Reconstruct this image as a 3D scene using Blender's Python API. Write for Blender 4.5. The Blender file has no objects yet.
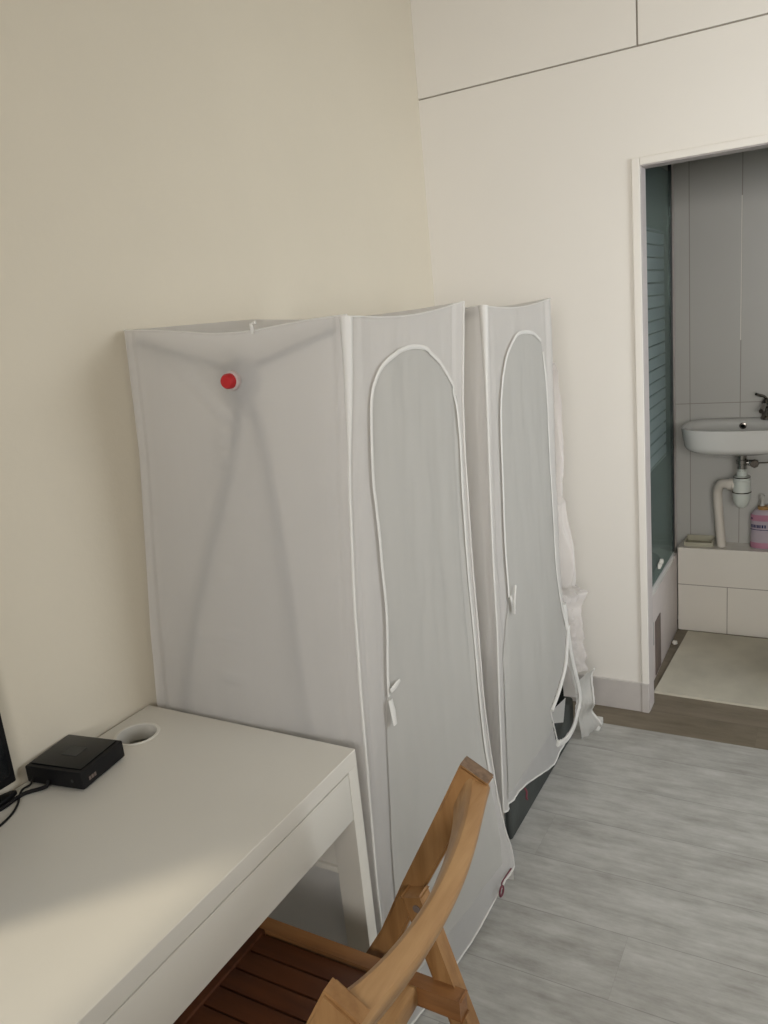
import bpy, bmesh, math, random
from mathutils import Vector, Matrix, noise
random.seed(7)
S = bpy.context.scene
COL = S.collection
PI = math.pi

# ------------------------------------------------------------------ camera
CAMP = Vector((0, 0, 1.55))
cd = bpy.data.cameras.new('camera')
cam = bpy.data.objects.new('camera', cd); COL.objects.link(cam)
cd.sensor_fit = 'VERTICAL'; cd.sensor_height = 24.0; cd.lens = 792.3 / 1024 * 24.0
cd.clip_start = 0.02
R0 = Vector((0.87012863, 0.48315276, -0.0971575))
R1 = Vector((0.03473543, -0.25677895, -0.96584576))
R2 = Vector((-0.49159904, 0.83703524, -0.24021323))
m = Matrix((R0, -R1, -R2)).transposed().to_4x4(); m.translation = CAMP
cam.matrix_world = m
S.camera = cam
S.view_settings.view_transform = 'Standard'; S.view_settings.look = 'None'
S.view_settings.gamma = 1.0; S.view_settings.use_curve_mapping = False
S.view_settings.exposure = -0.20

# ------------------------------------------------------------------ world and light
w = bpy.data.worlds.new('world'); S.world = w; w.use_nodes = True
bg = w.node_tree.nodes['Background']
bg.inputs[0].default_value = (0.75, 0.85, 1.0, 1); bg.inputs[1].default_value = 0.9

def area(name, loc, target, sx, sy, power, color):
    l = bpy.data.lights.new(name, 'AREA'); l.shape = 'RECTANGLE'; l.size = sx; l.size_y = sy
    l.energy = power; l.color = color
    o = bpy.data.objects.new(name, l); COL.objects.link(o); o.location = loc
    d = Vector(target) - Vector(loc); o.rotation_euler = d.to_track_quat('-Z', 'Y').to_euler()
    return o
def sun(name, d, power, angle, color):
    l = bpy.data.lights.new(name, 'SUN'); l.energy = power; l.angle = math.radians(angle); l.color = color
    o = bpy.data.objects.new(name, l); COL.objects.link(o); o.location = (-3, -2, 4)
    o.rotation_euler = Vector(d).to_track_quat('-Z', 'Y').to_euler()
sun('sun', (0.65, 0.75, -1.19), 1.7, 4.5, (1.0, 0.88, 0.66))
area('window_light_left', (-1.32, -0.47, 1.42), (0.4, 0.4, 1.0), 1.25, 1.0, 5, (0.86, 0.93, 1.0))
wr = area('window_light_rear', (0.75, -1.75, 1.8), (0.15, 3.0, 1.35), 1.5, 1.1, 25, (1.0, 0.965, 0.92)); wr.data.spread = math.radians(88)
area('ceiling_light', (0.2, 0.7, 2.70), (0.2, 0.7, 0), 0.9, 0.9, 3, (1.0, 0.90, 0.76))
wl = area('window_light_right', (1.77, 1.95, 1.55), (-0.5, 2.7, 0.85), 1.2, 1.2, 36, (0.92, 0.965, 1.0)); wl.data.spread = math.radians(118)

# ------------------------------------------------------------------ materials
def new_mat(name):
    mt = bpy.data.materials.new(name); mt.use_nodes = True
    nt = mt.node_tree; b = nt.nodes['Principled BSDF']
    return mt, nt, b
def N(nt, t, **k):
    n = nt.nodes.new(t)
    for a, v in k.items():
        setattr(n, a, v)
    return n
def L(nt, a, b): nt.links.new(a, b)
def math_n(nt, op, a, b=None, c=None):
    n = nt.nodes.new('ShaderNodeMath'); n.operation = op
    for i, v in enumerate((a, b, c)):
        if v is None: continue
        if isinstance(v, (int, float)): n.inputs[i].default_value = v
        else: nt.links.new(v, n.inputs[i])
    return n.outputs[0]
def mixc(nt, fac, a, b):
    n = nt.nodes.new('ShaderNodeMix'); n.data_type = 'RGBA'
    if isinstance(fac, (int, float)): n.inputs[0].default_value = fac
    else: nt.links.new(fac, n.inputs[0])
    for i, v in ((6, a), (7, b)):
        if isinstance(v, tuple): n.inputs[i].default_value = v if len(v) == 4 else (*v, 1)
        else: nt.links.new(v, n.inputs[i])
    return n.outputs[2]
def coords(nt, scale=(1, 1, 1), kind='Object'):
    t = nt.nodes.new('ShaderNodeTexCoord'); mp = nt.nodes.new('ShaderNodeMapping')
    mp.inputs['Scale'].default_value = scale
    nt.links.new(t.outputs[kind], mp.inputs[0]); return mp.outputs[0]
def noise_n(nt, vec, scale, detail=4, rough=0.5):
    n = nt.nodes.new('ShaderNodeTexNoise'); n.inputs['Scale'].default_value = scale
    n.inputs['Detail'].default_value = detail; n.inputs['Roughness'].default_value = rough
    if vec is not None: nt.links.new(vec, n.inputs['Vector'])
    return n.outputs['Fac']
def ramp(nt, fac, stops):
    n = nt.nodes.new('ShaderNodeValToRGB'); e = n.color_ramp.elements
    while len(e) < len(stops): e.new(0.5)
    for i, (p, c) in enumerate(stops):
        e[i].position = p; e[i].color = (*c, 1)
    nt.links.new(fac, n.inputs[0]); return n.outputs[0]
def bump(nt, b, h, strength, dist=0.01):
    n = nt.nodes.new('ShaderNodeBump'); n.inputs['Strength'].default_value = strength
    n.inputs['Distance'].default_value = dist
    nt.links.new(h, n.inputs['Height']); nt.links.new(n.outputs[0], b.inputs['Normal'])
def simple(name, col, rough=0.5, metal=0.0, var=0.06, scale=12, bmp=0.0, bscale=60, spec=0.5):
    mt, nt, b = new_mat(name)
    v = noise_n(nt, coords(nt), scale)
    dark = tuple(c * (1 - var) for c in col); lite = tuple(min(1, c * (1 + var)) for c in col)
    L(nt, ramp(nt, v, [(0.3, dark), (0.7, lite)]), b.inputs['Base Color'])
    b.inputs['Roughness'].default_value = rough; b.inputs['Metallic'].default_value = metal
    b.inputs['Specular IOR Level'].default_value = spec
    if bmp: bump(nt, b, noise_n(nt, coords(nt), bscale, 3), bmp, 0.002)
    return mt

M = {}
M['wall'] = simple('painted_wall', (0.655, 0.605, 0.505), 0.75, var=0.02, scale=2, bmp=0.25, bscale=70, spec=0.2)
M['wall_back'] = simple('painted_panel', (0.76, 0.73, 0.68), 0.6, var=0.015, scale=2, bmp=0.05, bscale=40, spec=0.25)
M['frame_white'] = simple('white_trim', (0.72, 0.70, 0.65), 0.45, var=0.03)
M['jamb'] = simple('jamb_grey', (0.52, 0.48, 0.47), 0.5, var=0.05)
M['baseboard'] = simple('baseboard_grey', (0.50, 0.47, 0.45), 0.5, var=0.05)
M['groove'] = simple('panel_groove', (0.34, 0.31, 0.26), 0.9)
M['desk'] = simple('desk_white', (0.62, 0.60, 0.55), 0.42, var=0.015, scale=3)
M['desk_dark'] = simple('desk_shadow_gap', (0.10, 0.09, 0.08), 0.8)
M['black'] = simple('black_plastic', (0.005, 0.005, 0.006), 0.5, spec=0.25)
M['black_gloss'] = simple('black_gloss', (0.003, 0.004, 0.005), 0.25, spec=0.3)
M['greylogo'] = simple('router_emblem', (0.022, 0.024, 0.024), 0.5)
M['ceramic'] = simple('ceramic_white', (0.62, 0.62, 0.60), 0.12, var=0.01)
M['pvc'] = simple('pvc_white', (0.66, 0.62, 0.56), 0.35, var=0.02)
M['pvc_trap'] = simple('pvc_trap_white', (0.60, 0.64, 0.60), 0.3, var=0.02)
M['chrome'] = simple('chrome', (0.5, 0.49, 0.47), 0.15, 1.0)
M['chrome_dark'] = simple('chrome_dark', (0.22, 0.2, 0.18), 0.25, 1.0)
M['mat'] = simple('bath_mat_beige', (0.56, 0.53, 0.44), 0.9, var=0.12, scale=5, bmp=0.3, bscale=300, spec=0.1)
M['red'] = simple('red_cap', (0.42, 0.008, 0.012), 0.35)
M['pole'] = simple('dark_pole', (0.03, 0.035, 0.035), 0.4)
M['mattress'] = simple('dark_foam_cover', (0.040, 0.045, 0.042), 0.8, var=0.25, scale=9, bmp=0.5, bscale=90)
M['void'] = simple('black_fill', (0.004, 0.005, 0.004), 0.9, spec=0.08)
M['tub'] = simple('tub_panel', (0.60, 0.545, 0.53), 0.4, var=0.04)
M['hatch'] = simple('hatch_brown', (0.15, 0.115, 0.10), 0.6)
M['seal'] = simple('black_seal', (0.01, 0.012, 0.012), 0.5)
M['tray'] = simple('tray_beige', (0.42, 0.40, 0.31), 0.4)
M['pink'] = simple('label_pink', (0.42, 0.19, 0.27), 0.4)
M['lilac'] = simple('label_lilac', (0.42, 0.36, 0.41), 0.4)
M['navy'] = simple('print_navy', (0.015, 0.02, 0.09), 0.4)
M['amber'] = simple('cap_collar_amber', (0.35, 0.2, 0.07), 0.35)
M['clearcap'] = simple('clear_cap', (0.5, 0.5, 0.47), 0.15)
M['tissue'] = simple('tissue_white', (0.62, 0.59, 0.53), 0.9, bmp=0.5)
M['redthread'] = simple('red_thread', (0.14, 0.03, 0.045), 0.7)
M['shower_tile'] = simple('shower_tile_grey', (0.36, 0.38, 0.36), 0.35, var=0.05, scale=3)

def fabric(name, col, transl, transp, bstr=0.25, rough=0.55):
    mt, nt, b = new_mat(name)
    c = ramp(nt, noise_n(nt, coords(nt), 4), [(0.3, tuple(x * 0.97 for x in col)), (0.7, col)])
    L(nt, c, b.inputs['Base Color']); b.inputs['Roughness'].default_value = rough
    b.inputs['Specular IOR Level'].default_value = 0.35
    n1 = noise_n(nt, coords(nt, (2, 2, 6)), 1.3, 3, 0.5)
    n2 = noise_n(nt, coords(nt), 9, 5, 0.6)
    bump(nt, b, math_n(nt, 'ADD', n1, math_n(nt, 'MULTIPLY', n2, 0.6)), bstr, 0.02)
    t = N(nt, 'ShaderNodeBsdfTranslucent'); L(nt, c, t.inputs[0])
    tr = N(nt, 'ShaderNodeBsdfTransparent')
    m1 = N(nt, 'ShaderNodeMixShader'); m1.inputs[0].default_value = transl
    m2 = N(nt, 'ShaderNodeMixShader'); m2.inputs[0].default_value = transp
    L(nt, b.outputs[0], m1.inputs[1]); L(nt, t.outputs[0], m1.inputs[2])
    L(nt, m1.outputs[0], m2.inputs[1]); L(nt, tr.outputs[0], m2.inputs[2])
    L(nt, m2.outputs[0], nt.nodes['Material Output'].inputs[0])
    return mt
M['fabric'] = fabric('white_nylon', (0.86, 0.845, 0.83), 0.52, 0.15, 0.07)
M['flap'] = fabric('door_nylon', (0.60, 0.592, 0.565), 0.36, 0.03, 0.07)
M['piping'] = fabric('white_piping', (0.82, 0.81, 0.785), 0.3, 0.0, 0.15)
M['film'] = fabric('clear_film', (0.88, 0.84, 0.83), 0.35, 0.40, 0.7, 0.08)

def wood(name, c1, c2, axis, rough=0.42):
    mt, nt, b = new_mat(name)
    sc = [26, 26, 26]; sc[axis] = 2.2
    n = noise_n(nt, coords(nt, tuple(sc)), 1.6, 6, 0.6)
    n2 = noise_n(nt, coords(nt), 7, 3)
    f = math_n(nt, 'ADD', math_n(nt, 'MULTIPLY', n, 0.7), math_n(nt, 'MULTIPLY', n2, 0.3))
    L(nt, ramp(nt, f, [(0.36, c1), (0.64, c2)]), b.inputs['Base Color'])
    b.inputs['Roughness'].default_value = rough
    bump(nt, b, n, 0.12, 0.003)
    return mt
M['wood_y'] = wood('acacia_rail', (0.25, 0.125, 0.045), (0.43, 0.26, 0.12), 1)
M['wood_z'] = wood('acacia_post', (0.21, 0.10, 0.032), (0.35, 0.19, 0.075), 2)
M['wood_x'] = wood('acacia_slat_shaded', (0.055, 0.016, 0.006), (0.10, 0.032, 0.011), 0)  # slats darkened: the shade over the seat is put into the wood colour
M['wood_side'] = wood('acacia_side', (0.15, 0.062, 0.020), (0.27, 0.125, 0.045), 0)
M['endgrain'] = simple('acacia_endgrain', (0.17, 0.11, 0.07), 0.7, var=0.3, scale=120)

# grey plank floor
def plank_floor(name, c_dark, c_mid, c_lite, width, off, length):
    mt, nt, b = new_mat(name)
    tc = N(nt, 'ShaderNodeTexCoord'); sp = N(nt, 'ShaderNodeSeparateXYZ'); L(nt, tc.outputs['Object'], sp.inputs[0])
    x, y = sp.outputs[0], sp.outputs[1]
    yy = math_n(nt, 'DIVIDE', math_n(nt, 'SUBTRACT', y, off), width)
    row = math_n(nt, 'FLOOR', yy); fy = math_n(nt, 'SUBTRACT', yy, row)
    wn = N(nt, 'ShaderNodeTexWhiteNoise', noise_dimensions='1D'); L(nt, row, wn.inputs['W'])
    xx = math_n(nt, 'ADD', math_n(nt, 'DIVIDE', x, length), math_n(nt, 'MULTIPLY', wn.outputs[0], 3.7))
    cx = math_n(nt, 'FLOOR', xx); fx = math_n(nt, 'SUBTRACT', xx, cx)
    wn2 = N(nt, 'ShaderNodeTexWhiteNoise', noise_dimensions='2D')
    cb = N(nt, 'ShaderNodeCombineXYZ'); L(nt, row, cb.inputs[0]); L(nt, cx, cb.inputs[1]); L(nt, cb.outputs[0], wn2.inputs[0])
    # grain: offset per plank
    cb2 = N(nt, 'ShaderNodeCombineXYZ')
    L(nt, math_n(nt, 'MULTIPLY', x, 2.6), cb2.inputs[0]); L(nt, math_n(nt, 'MULTIPLY', y, 21), cb2.inputs[1])
    L(nt, math_n(nt, 'MULTIPLY', wn2.outputs[0], 37), cb2.inputs[2])
    g = noise_n(nt, cb2.outputs[0], 1.6, 9, 0.70)
    cb3 = N(nt, 'ShaderNodeCombineXYZ')
    L(nt, math_n(nt, 'MULTIPLY', x, 5.5), cb3.inputs[0]); L(nt, math_n(nt, 'MULTIPLY', y, 12), cb3.inputs[1])
    L(nt, math_n(nt, 'MULTIPLY', wn2.outputs[0], 11), cb3.inputs[2])
    g2 = noise_n(nt, cb3.outputs[0], 1.3, 7, 0.68)
    f = math_n(nt, 'ADD', math_n(nt, 'MULTIPLY', g, 0.48), math_n(nt, 'MULTIPLY', g2, 0.52))
    f = math_n(nt, 'ADD', f, math_n(nt, 'MULTIPLY', math_n(nt, 'SUBTRACT', wn2.outputs[0], 0.5), 0.06))
    c = ramp(nt, f, [(0.33, c_dark), (0.5, c_mid), (0.66, c_lite)])
    ey = math_n(nt, 'MINIMUM', fy, math_n(nt, 'SUBTRACT', 1.0, fy)); ey = math_n(nt, 'MULTIPLY', ey, width)
    ex = math_n(nt, 'MINIMUM', fx, math_n(nt, 'SUBTRACT', 1.0, fx)); ex = math_n(nt, 'MULTIPLY', ex, length)
    e = math_n(nt, 'MINIMUM', math_n(nt, 'ADD', ex, 0.0009), ey)
    edge = math_n(nt, 'LESS_THAN', e, 0.0012)
    c = mixc(nt, math_n(nt, 'MULTIPLY', edge, 0.35), c, (c_dark[0] * .35, c_dark[1] * .35, c_dark[2] * .35))
    L(nt, c, b.inputs['Base Color'])
    b.inputs['Roughness'].default_value = 0.42; b.inputs['Specular IOR Level'].default_value = 0.4
    bump(nt, b, g, 0.08, 0.003)
    return mt
M['floor'] = plank_floor('grey_vinyl_plank', (0.26, 0.253, 0.232), (0.385, 0.38, 0.358), (0.50, 0.497, 0.475), 0.205, 1.465, 2.6)
M['floor_dark'] = plank_floor('dark_vinyl_plank', (0.13, 0.107, 0.075), (0.18, 0.15, 0.108), (0.22, 0.185, 0.14), 0.15, 2.667, 1.3)

# wall tile for the bathroom (grout by object coordinates)
def tile(name, col, grout, tw, th, ox, oz, low=False):
    mt, nt, b = new_mat(name)
    tc = N(nt, 'ShaderNodeTexCoord'); sp = N(nt, 'ShaderNodeSeparateXYZ'); L(nt, tc.outputs['Object'], sp.inputs[0])
    def dist(v, o, wd):
        q = math_n(nt, 'DIVIDE', math_n(nt, 'SUBTRACT', v, o), wd)
        q = math_n(nt, 'FRACT', q)
        return math_n(nt, 'MULTIPLY', math_n(nt, 'MINIMUM', q, math_n(nt, 'SUBTRACT', 1.0, q)), wd)
    dv = dist(sp.outputs[0], ox, tw)
    if low: dv = math_n(nt, 'ADD', dv, math_n(nt, 'GREATER_THAN', sp.outputs[2], oz))
    d = math_n(nt, 'MINIMUM', dv, dist(sp.outputs[2], oz, th))
    e = math_n(nt, 'LESS_THAN', d, 0.0018)
    nn = noise_n(nt, coords(nt), 3)
    base = ramp(nt, nn, [(0.3, tuple(c * .96 for c in col)), (0.7, col)])
    L(nt, mixc(nt, e, base, grout), b.inputs['Base Color'])
    b.inputs['Roughness'].default_value = 0.3
    return mt
M['tile'] = tile('bathroom_tile', (0.50, 0.495, 0.47), (0.30, 0.28, 0.25), 0.205, 3.0, -0.566, 1.035)
M['tile_low'] = tile('ledge_tile', (0.76, 0.73, 0.67), (0.32, 0.29, 0.26), 0.40, 1.0, -0.394, 0.225, True)

# frosted striped glass
def glass_mat():
    mt, nt, b = new_mat('shower_glass')
    nt.nodes.remove(b)
    tc = N(nt, 'ShaderNodeTexCoord'); sp = N(nt, 'ShaderNodeSeparateXYZ'); L(nt, tc.outputs['Object'], sp.inputs[0])
    z = math_n(nt, 'ADD', sp.outputs[2], 0.40); y = math_n(nt, 'ADD', sp.outputs[1], 3.24)
    q = math_n(nt, 'FRACT', math_n(nt, 'DIVIDE', z, 0.046))
    s = math_n(nt, 'GREATER_THAN', q, 0.16)
    s = math_n(nt, 'MULTIPLY', s, math_n(nt, 'GREATER_THAN', z, 0.87))
    s = math_n(nt, 'MULTIPLY', s, math_n(nt, 'LESS_THAN', z, 1.76))
    s = math_n(nt, 'MULTIPLY', s, math_n(nt, 'LESS_THAN', y, 3.40))
    gl = N(nt, 'ShaderNodeBsdfGlossy'); gl.inputs['Color'].default_value = (0.75, 0.85, 0.82, 1); gl.inputs['Roughness'].default_value = 0.05
    tr = N(nt, 'ShaderNodeBsdfTransparent'); tr.inputs[0].default_value = (0.80, 0.86, 0.845, 1)
    df = N(nt, 'ShaderNodeBsdfDiffuse'); df.inputs[0].default_value = (0.27, 0.33, 0.33, 1)
    m0 = N(nt, 'ShaderNodeMixShader'); m0.inputs[0].default_value = 0.08
    L(nt, tr.outputs[0], m0.inputs[1]); L(nt, gl.outputs[0], m0.inputs[2])
    m1 = N(nt, 'ShaderNodeMixShader')
    L(nt, math_n(nt, 'ADD', math_n(nt, 'MULTIPLY', s, 0.42), 0.14), m1.inputs[0]); L(nt, m0.outputs[0], m1.inputs[1]); L(nt, df.outputs[0], m1.inputs[2])
    L(nt, m1.outputs[0], nt.nodes['Material Output'].inputs[0])
    return mt
M['glass'] = glass_mat()

# ------------------------------------------------------------------ mesh helpers
def bm_new(): return bmesh.new()
def bx(bm, x0, x1, y0, y1, z0, z1, bev=0.0, seg=2):
    r = bmesh.ops.create_cube(bm, size=1.0)
    vs = r['verts']
    for v in vs:
        v.co = Vector(((x0 + x1) / 2 + v.co.x * (x1 - x0), (y0 + y1) / 2 + v.co.y * (y1 - y0), (z0 + z1) / 2 + v.co.z * (z1 - z0)))
    if bev:
        es = list({e for v in vs for e in v.link_edges})
        bmesh.ops.bevel(bm, geom=es, offset=bev, segments=seg, affect='EDGES', profile=0.6)
    return bm
def beam(bm, p0, p1, wx, wy, bev=0.003, side=(0, 1, 0)):
    """box bar from p0 to p1; wy measured along 'side', wx across"""
    p0 = Vector(p0); p1 = Vector(p1); d = (p1 - p0); ln = d.length; d.normalize()
    s = Vector(side); s = (s - d * s.dot(d)).normalized(); t = s.cross(d)
    r = bmesh.ops.create_cube(bm, size=1.0); vs = r['verts']
    for v in vs:
        c = v.co.copy(); v.co = (p0 + p1) / 2 + d * (c.z * ln) + s * (c.y * wy) + t * (c.x * wx)
    if bev:
        es = list({e for v in vs for e in v.link_edges})
        bmesh.ops.bevel(bm, geom=es, offset=bev, segments=2, affect='EDGES', profile=0.6)
    return bm
def smooth_path(pts, n=6):
    pts = [Vector(p) for p in pts]
    if len(pts) < 3: return pts
    out = []
    P = [pts[0] * 2 - pts[1]] + pts + [pts[-1] * 2 - pts[-2]]
    for i in range(1, len(P) - 2):
        a, b, c, d = P[i - 1], P[i], P[i + 1], P[i + 2]
        for k in range(n):
            t = k / n
            out.append(0.5 * ((2 * b) + (c - a) * t + (2 * a - 5 * b + 4 * c - d) * t * t + (3 * b - a - 3 * c + d) * t ** 3))
    out.append(pts[-1]); return out
def tube(bm, pts, r, seg=10, closed=False, flat=None, flat_axis=None):
    """swept tube; r may be a list; flat scales radius along flat_axis"""
    pts = [Vector(p) for p in pts]; n = len(pts); rings = []
    up = None
    for i, p in enumerate(pts):
        if closed: d = pts[(i + 1) % n] - pts[i - 1]
        else: d = pts[min(i + 1, n - 1)] - pts[max(i - 1, 0)]
        d.normalize()
        if flat_axis is not None: u = Vector(flat_axis)
        elif up is None: u = Vector((0, 0, 1)) if abs(d.z) < 0.9 else Vector((1, 0, 0))
        else: u = up
        u = (u - d * u.dot(d))
        if u.length < 1e-6: u = d.orthogonal()
        u.normalize(); up = u; v = d.cross(u)
        rr = r[i] if isinstance(r, (list, tuple)) else r
        f = flat if flat else 1.0
        rings.append([bm.verts.new(p + u * (math.cos(2 * PI * k / seg) * rr * f) + v * (math.sin(2 * PI * k / seg) * rr)) for k in range(seg)])
    m_ = n if closed else n - 1
    for i in range(m_):
        a, b = rings[i], rings[(i + 1) % n]
        for k in range(seg):
            bm.faces.new((a[k], a[(k + 1) % seg], b[(k + 1) % seg], b[k]))
    if not closed:
        bm.faces.new(rings[0][::-1]); bm.faces.new(rings[-1])
    return bm
def lathe(bm, prof, c, axis='z', seg=32, sx=1.0, sy=1.0):
    c = Vector(c); rings = []
    for r, h in prof:
        ring = []
        for k in range(seg):
            a = 2 * PI * k / seg
            if axis == 'z': q = Vector((math.cos(a) * r * sx, math.sin(a) * r * sy, h))
            elif axis == 'y': q = Vector((math.cos(a) * r * sx, h, math.sin(a) * r * sy))
            else: q = Vector((h, math.cos(a) * r * sx, math.sin(a) * r * sy))
            ring.append(bm.verts.new(c + q))
        rings.append(ring)
    for i in range(len(rings) - 1):
        a, b = rings[i], rings[i + 1]
        for k in range(seg):
            bm.faces.new((a[k], a[(k + 1) % seg], b[(k + 1) % seg], b[k]))
    bm.faces.new(rings[0][::-1]); bm.faces.new(rings[-1])
    return bm
def surf(bm, fn, nu, nv, keep=None):
    g = [[fn(i / nu, j / nv) for j in range(nv + 1)] for i in range(nu + 1)]
    vs = {}
    def V(i, j):
        if (i, j) not in vs: vs[(i, j)] = bm.verts.new(g[i][j])
        return vs[(i, j)]
    for i in range(nu):
        for j in range(nv):
            if keep:
                c = (g[i][j] + g[i + 1][j + 1]) / 2
                if not keep(c): continue
            bm.faces.new((V(i, j), V(i + 1, j), V(i + 1, j + 1), V(i, j + 1)))
    return bm
def world_loc(p):
    v = Vector((0, 0, 0))
    while p is not None: v += p.location; p = p.parent
    return v
def obj(name, bm, mat, parent=None, smooth=True, origin=None, angle=35):
    """links the bmesh (in world coordinates) as one mesh object"""
    bmesh.ops.recalc_face_normals(bm, faces=bm.faces)
    me = bpy.data.meshes.new(name)
    o = bpy.data.objects.new(name, me)
    if parent is None:
        if origin is None:
            xs = [v.co.x for v in bm.verts]; ys = [v.co.y for v in bm.verts]; zs = [v.co.z for v in bm.verts]
            origin = ((min(xs) + max(xs)) / 2, (min(ys) + max(ys)) / 2, min(zs))
        o.location = origin; off = Vector(origin)
    else:
        o.parent = parent; off = world_loc(parent)
    bmesh.ops.translate(bm, verts=bm.verts, vec=-off)
    bm.to_mesh(me); bm.free()
    me.materials.append(M[mat] if isinstance(mat, str) else mat)
    if smooth:
        me.polygons.foreach_set('use_smooth', [True] * len(me.polygons))
        try: me.set_sharp_from_angle(angle=math.radians(angle))
        except Exception: pass
    COL.objects.link(o)
    return o
def thing(name, label, cat, loc, group=None):
    o = bpy.data.objects.new(name, None); COL.objects.link(o); o.location = loc
    o.empty_display_size = 0.1
    o['label'] = label; o['category'] = cat
    if group: o['group'] = group
    return o
def tag(o, label, cat, group=None):
    o['label'] = label; o['category'] = cat
    if group: o['group'] = group
    return o
def struct(name, bm, mat, smooth=False):
    o = obj(name, bm, mat, None, smooth, origin=(0, 0, 0)); o['kind'] = 'structure'; return o

XW = -1.335          # left wall plane
YB = 2.805           # back wall plane
HC = 2.75            # ceiling
# ------------------------------------------------------------------ structure
struct('floor', bx(bm_new(), XW - .1, 1.8, -1.9, 2.667, -0.05, 0.0), 'floor')
struct('floor_bathroom', bx(bm_new(), XW - .1, 1.0, 2.667, 3.86, -0.05, -0.0005), 'floor_dark')
struct('ceiling', bx(bm_new(), XW - .1, 1.8, -1.9, 2.93, HC, HC + .05), 'wall')
struct('ceiling_bathroom', bx(bm_new(), XW - .1, 1.0, 2.93, 3.86, 2.30, 2.35), 'wall')
b = bm_new()
bx(b, XW - .1, XW, 0.17, 3.86, 0, HC); bx(b, XW - .1, XW, -1.9, -1.1, 0, HC)
bx(b, XW - .1, XW, -1.1, 0.17, 0, 0.9); bx(b, XW - .1, XW, -1.1, 0.17, 1.95, HC)
struct('wall_left', b, 'wall')
struct('wall_right', bx(bm_new(), 1.8, 1.9, -1.9, 2.93, 0, HC), 'wall')
struct('wall_front', bx(bm_new(), XW - .1, 1.9, -2.0, -1.9, 0, HC), 'wall')
b = bm_new()                      # frame of the left window
for y in (-1.1, -0.49): bx(b, XW - .08, XW - .03, y, y + .04, .9, 1.95)
bx(b, XW - .08, XW - .03, -1.1, .17, .9, .94); bx(b, XW - .08, XW - .03, -1.1, .17, 1.91, 1.95)
struct('window_1', b, 'frame_white')
# back wall with doorway, flush upper panels above a seam
DX0, DX1, DZ = -0.573, 0.24, 1.933
b = bm_new()
bx(b, XW, DX0, YB, 2.875, 0, 2.276); bx(b, DX0, DX1, YB, 2.875, DZ, 2.276)
bx(b, DX1, 1.8, YB, 2.875, 0, 2.276)
bx(b, XW, 1.8, YB + .012, 2.875, 2.276, HC)
struct('wall_back', b, 'wall_back')
b = bm_new(); bx(b, XW, 1.8, YB + .006, YB + .011, 2.27, HC); struct('trim_1', b, 'groove')
b = bm_new()
bx(b, XW, -0.577, YB - .002, YB + .006, 2.281, HC, 0.001); bx(b, -0.571, 0.35, YB - .002, YB + .006, 2.281, HC, 0.001)
bx(b, 0.356, 1.8, YB - .002, YB + .006, 2.281, HC, 0.001)
struct('trim_2', b, 'wall_back')
# door casing
b = bm_new()
bx(b, DX0 - .026, DX0, YB - .008, YB + .01, 0.117, DZ + .024, 0.003)
bx(b, DX1, DX1 + .026, YB - .008, YB + .01, 0.117, DZ + .024, 0.003)
bx(b, DX0, DX1, YB - .008, YB + .01, DZ, DZ + .024, 0.003)
struct('trim_3', b, 'wall_back')
b = bm_new()
bx(b, DX0 - .001, DX0 + .002, YB + .002, 2.882, 0, DZ, 0.002); bx(b, DX1 - .002, DX1 + .001, YB + .002, 2.882, 0, DZ, 0.002)
bx(b, DX0, DX1, YB + .002, 2.882, DZ - .003, DZ + .001, 0.002)
struct('trim_4', b, 'jamb')
b = bm_new()
bx(b, XW, DX0 - .026, YB - .010, YB, 0, 0.118, 0.002); bx(b, DX0 - .026, DX0, YB - .013, YB + .01, 0, 0.118, 0.002)
bx(b, DX1, 1.8, YB - .010, YB, 0, 0.118, 0.002)
struct('baseboard_back', b, 'baseboard')
# bathroom shell
struct('wall_bathroom_back', bx(bm_new(), XW, 0.42, 3.74, 3.84, 0, 2.3), 'tile')
struct('wall_bathroom_right', bx(bm_new(), 0.32, 0.42, 2.875, 3.74, 0, 2.3), 'tile')
struct('wall_bathroom_left', bx(bm_new(), XW, XW + .04, 2.875, 3.74, 0, 2.3), 'shower_tile')
b = bm_new(); bx(b, XW + .04, -0.63, 3.70, 3.739, 0.3, 2.3); struct('wall_bathroom_shower', b, 'shower_tile')
b = bm_new(); bx(b, XW, 0.42, 2.8755, 2.884, DZ + .03, 2.3); struct('wall_bathroom_front', b, 'tile')
b = bm_new()
bx(b, -0.604, 0.32, 3.617, 3.74, 0, 0.40, 0.004)
struct('trim_5', b, 'tile_low')                                 # tiled pipe ledge

struct('joint_highlight', bx(bm_new(), -.3635, -.3600, 3.736, 3.742, 1.30, 1.88), 'frame_white')  # painted highlight: pale strip standing in for the reflection along a tile joint
# ------------------------------------------------------------------ tents
def lerp(a, b, t): return a + (b - a) * t
def prof(tab, z):
    """piecewise-linear (smoothstep-free) table of (z, value...)"""
    tab = sorted(tab)
    if z <= tab[0][0]: return tab[0][1:]
    for a, b_ in zip(tab, tab[1:]):
        if z <= b_[0]:
            t = (z - a[0]) / (b_[0] - a[0])
            return tuple(lerp(p, q, t) for p, q in zip(a[1:], b_[1:]))
    return tab[-1][1:]
def fbm(x, y, z): return noise.fractal(Vector((x, y, z)), 1.0, 2.0, 3)

def inside(poly, y, z):
    c = False; n = len(poly)
    for i in range(n):
        y1, z1 = poly[i]; y2, z2 = poly[i - 1]
        if (z1 > z) != (z2 > z) and y < (y2 - y1) * (z - z1) / (z2 - z1) + y1: c = not c
    return c

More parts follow.
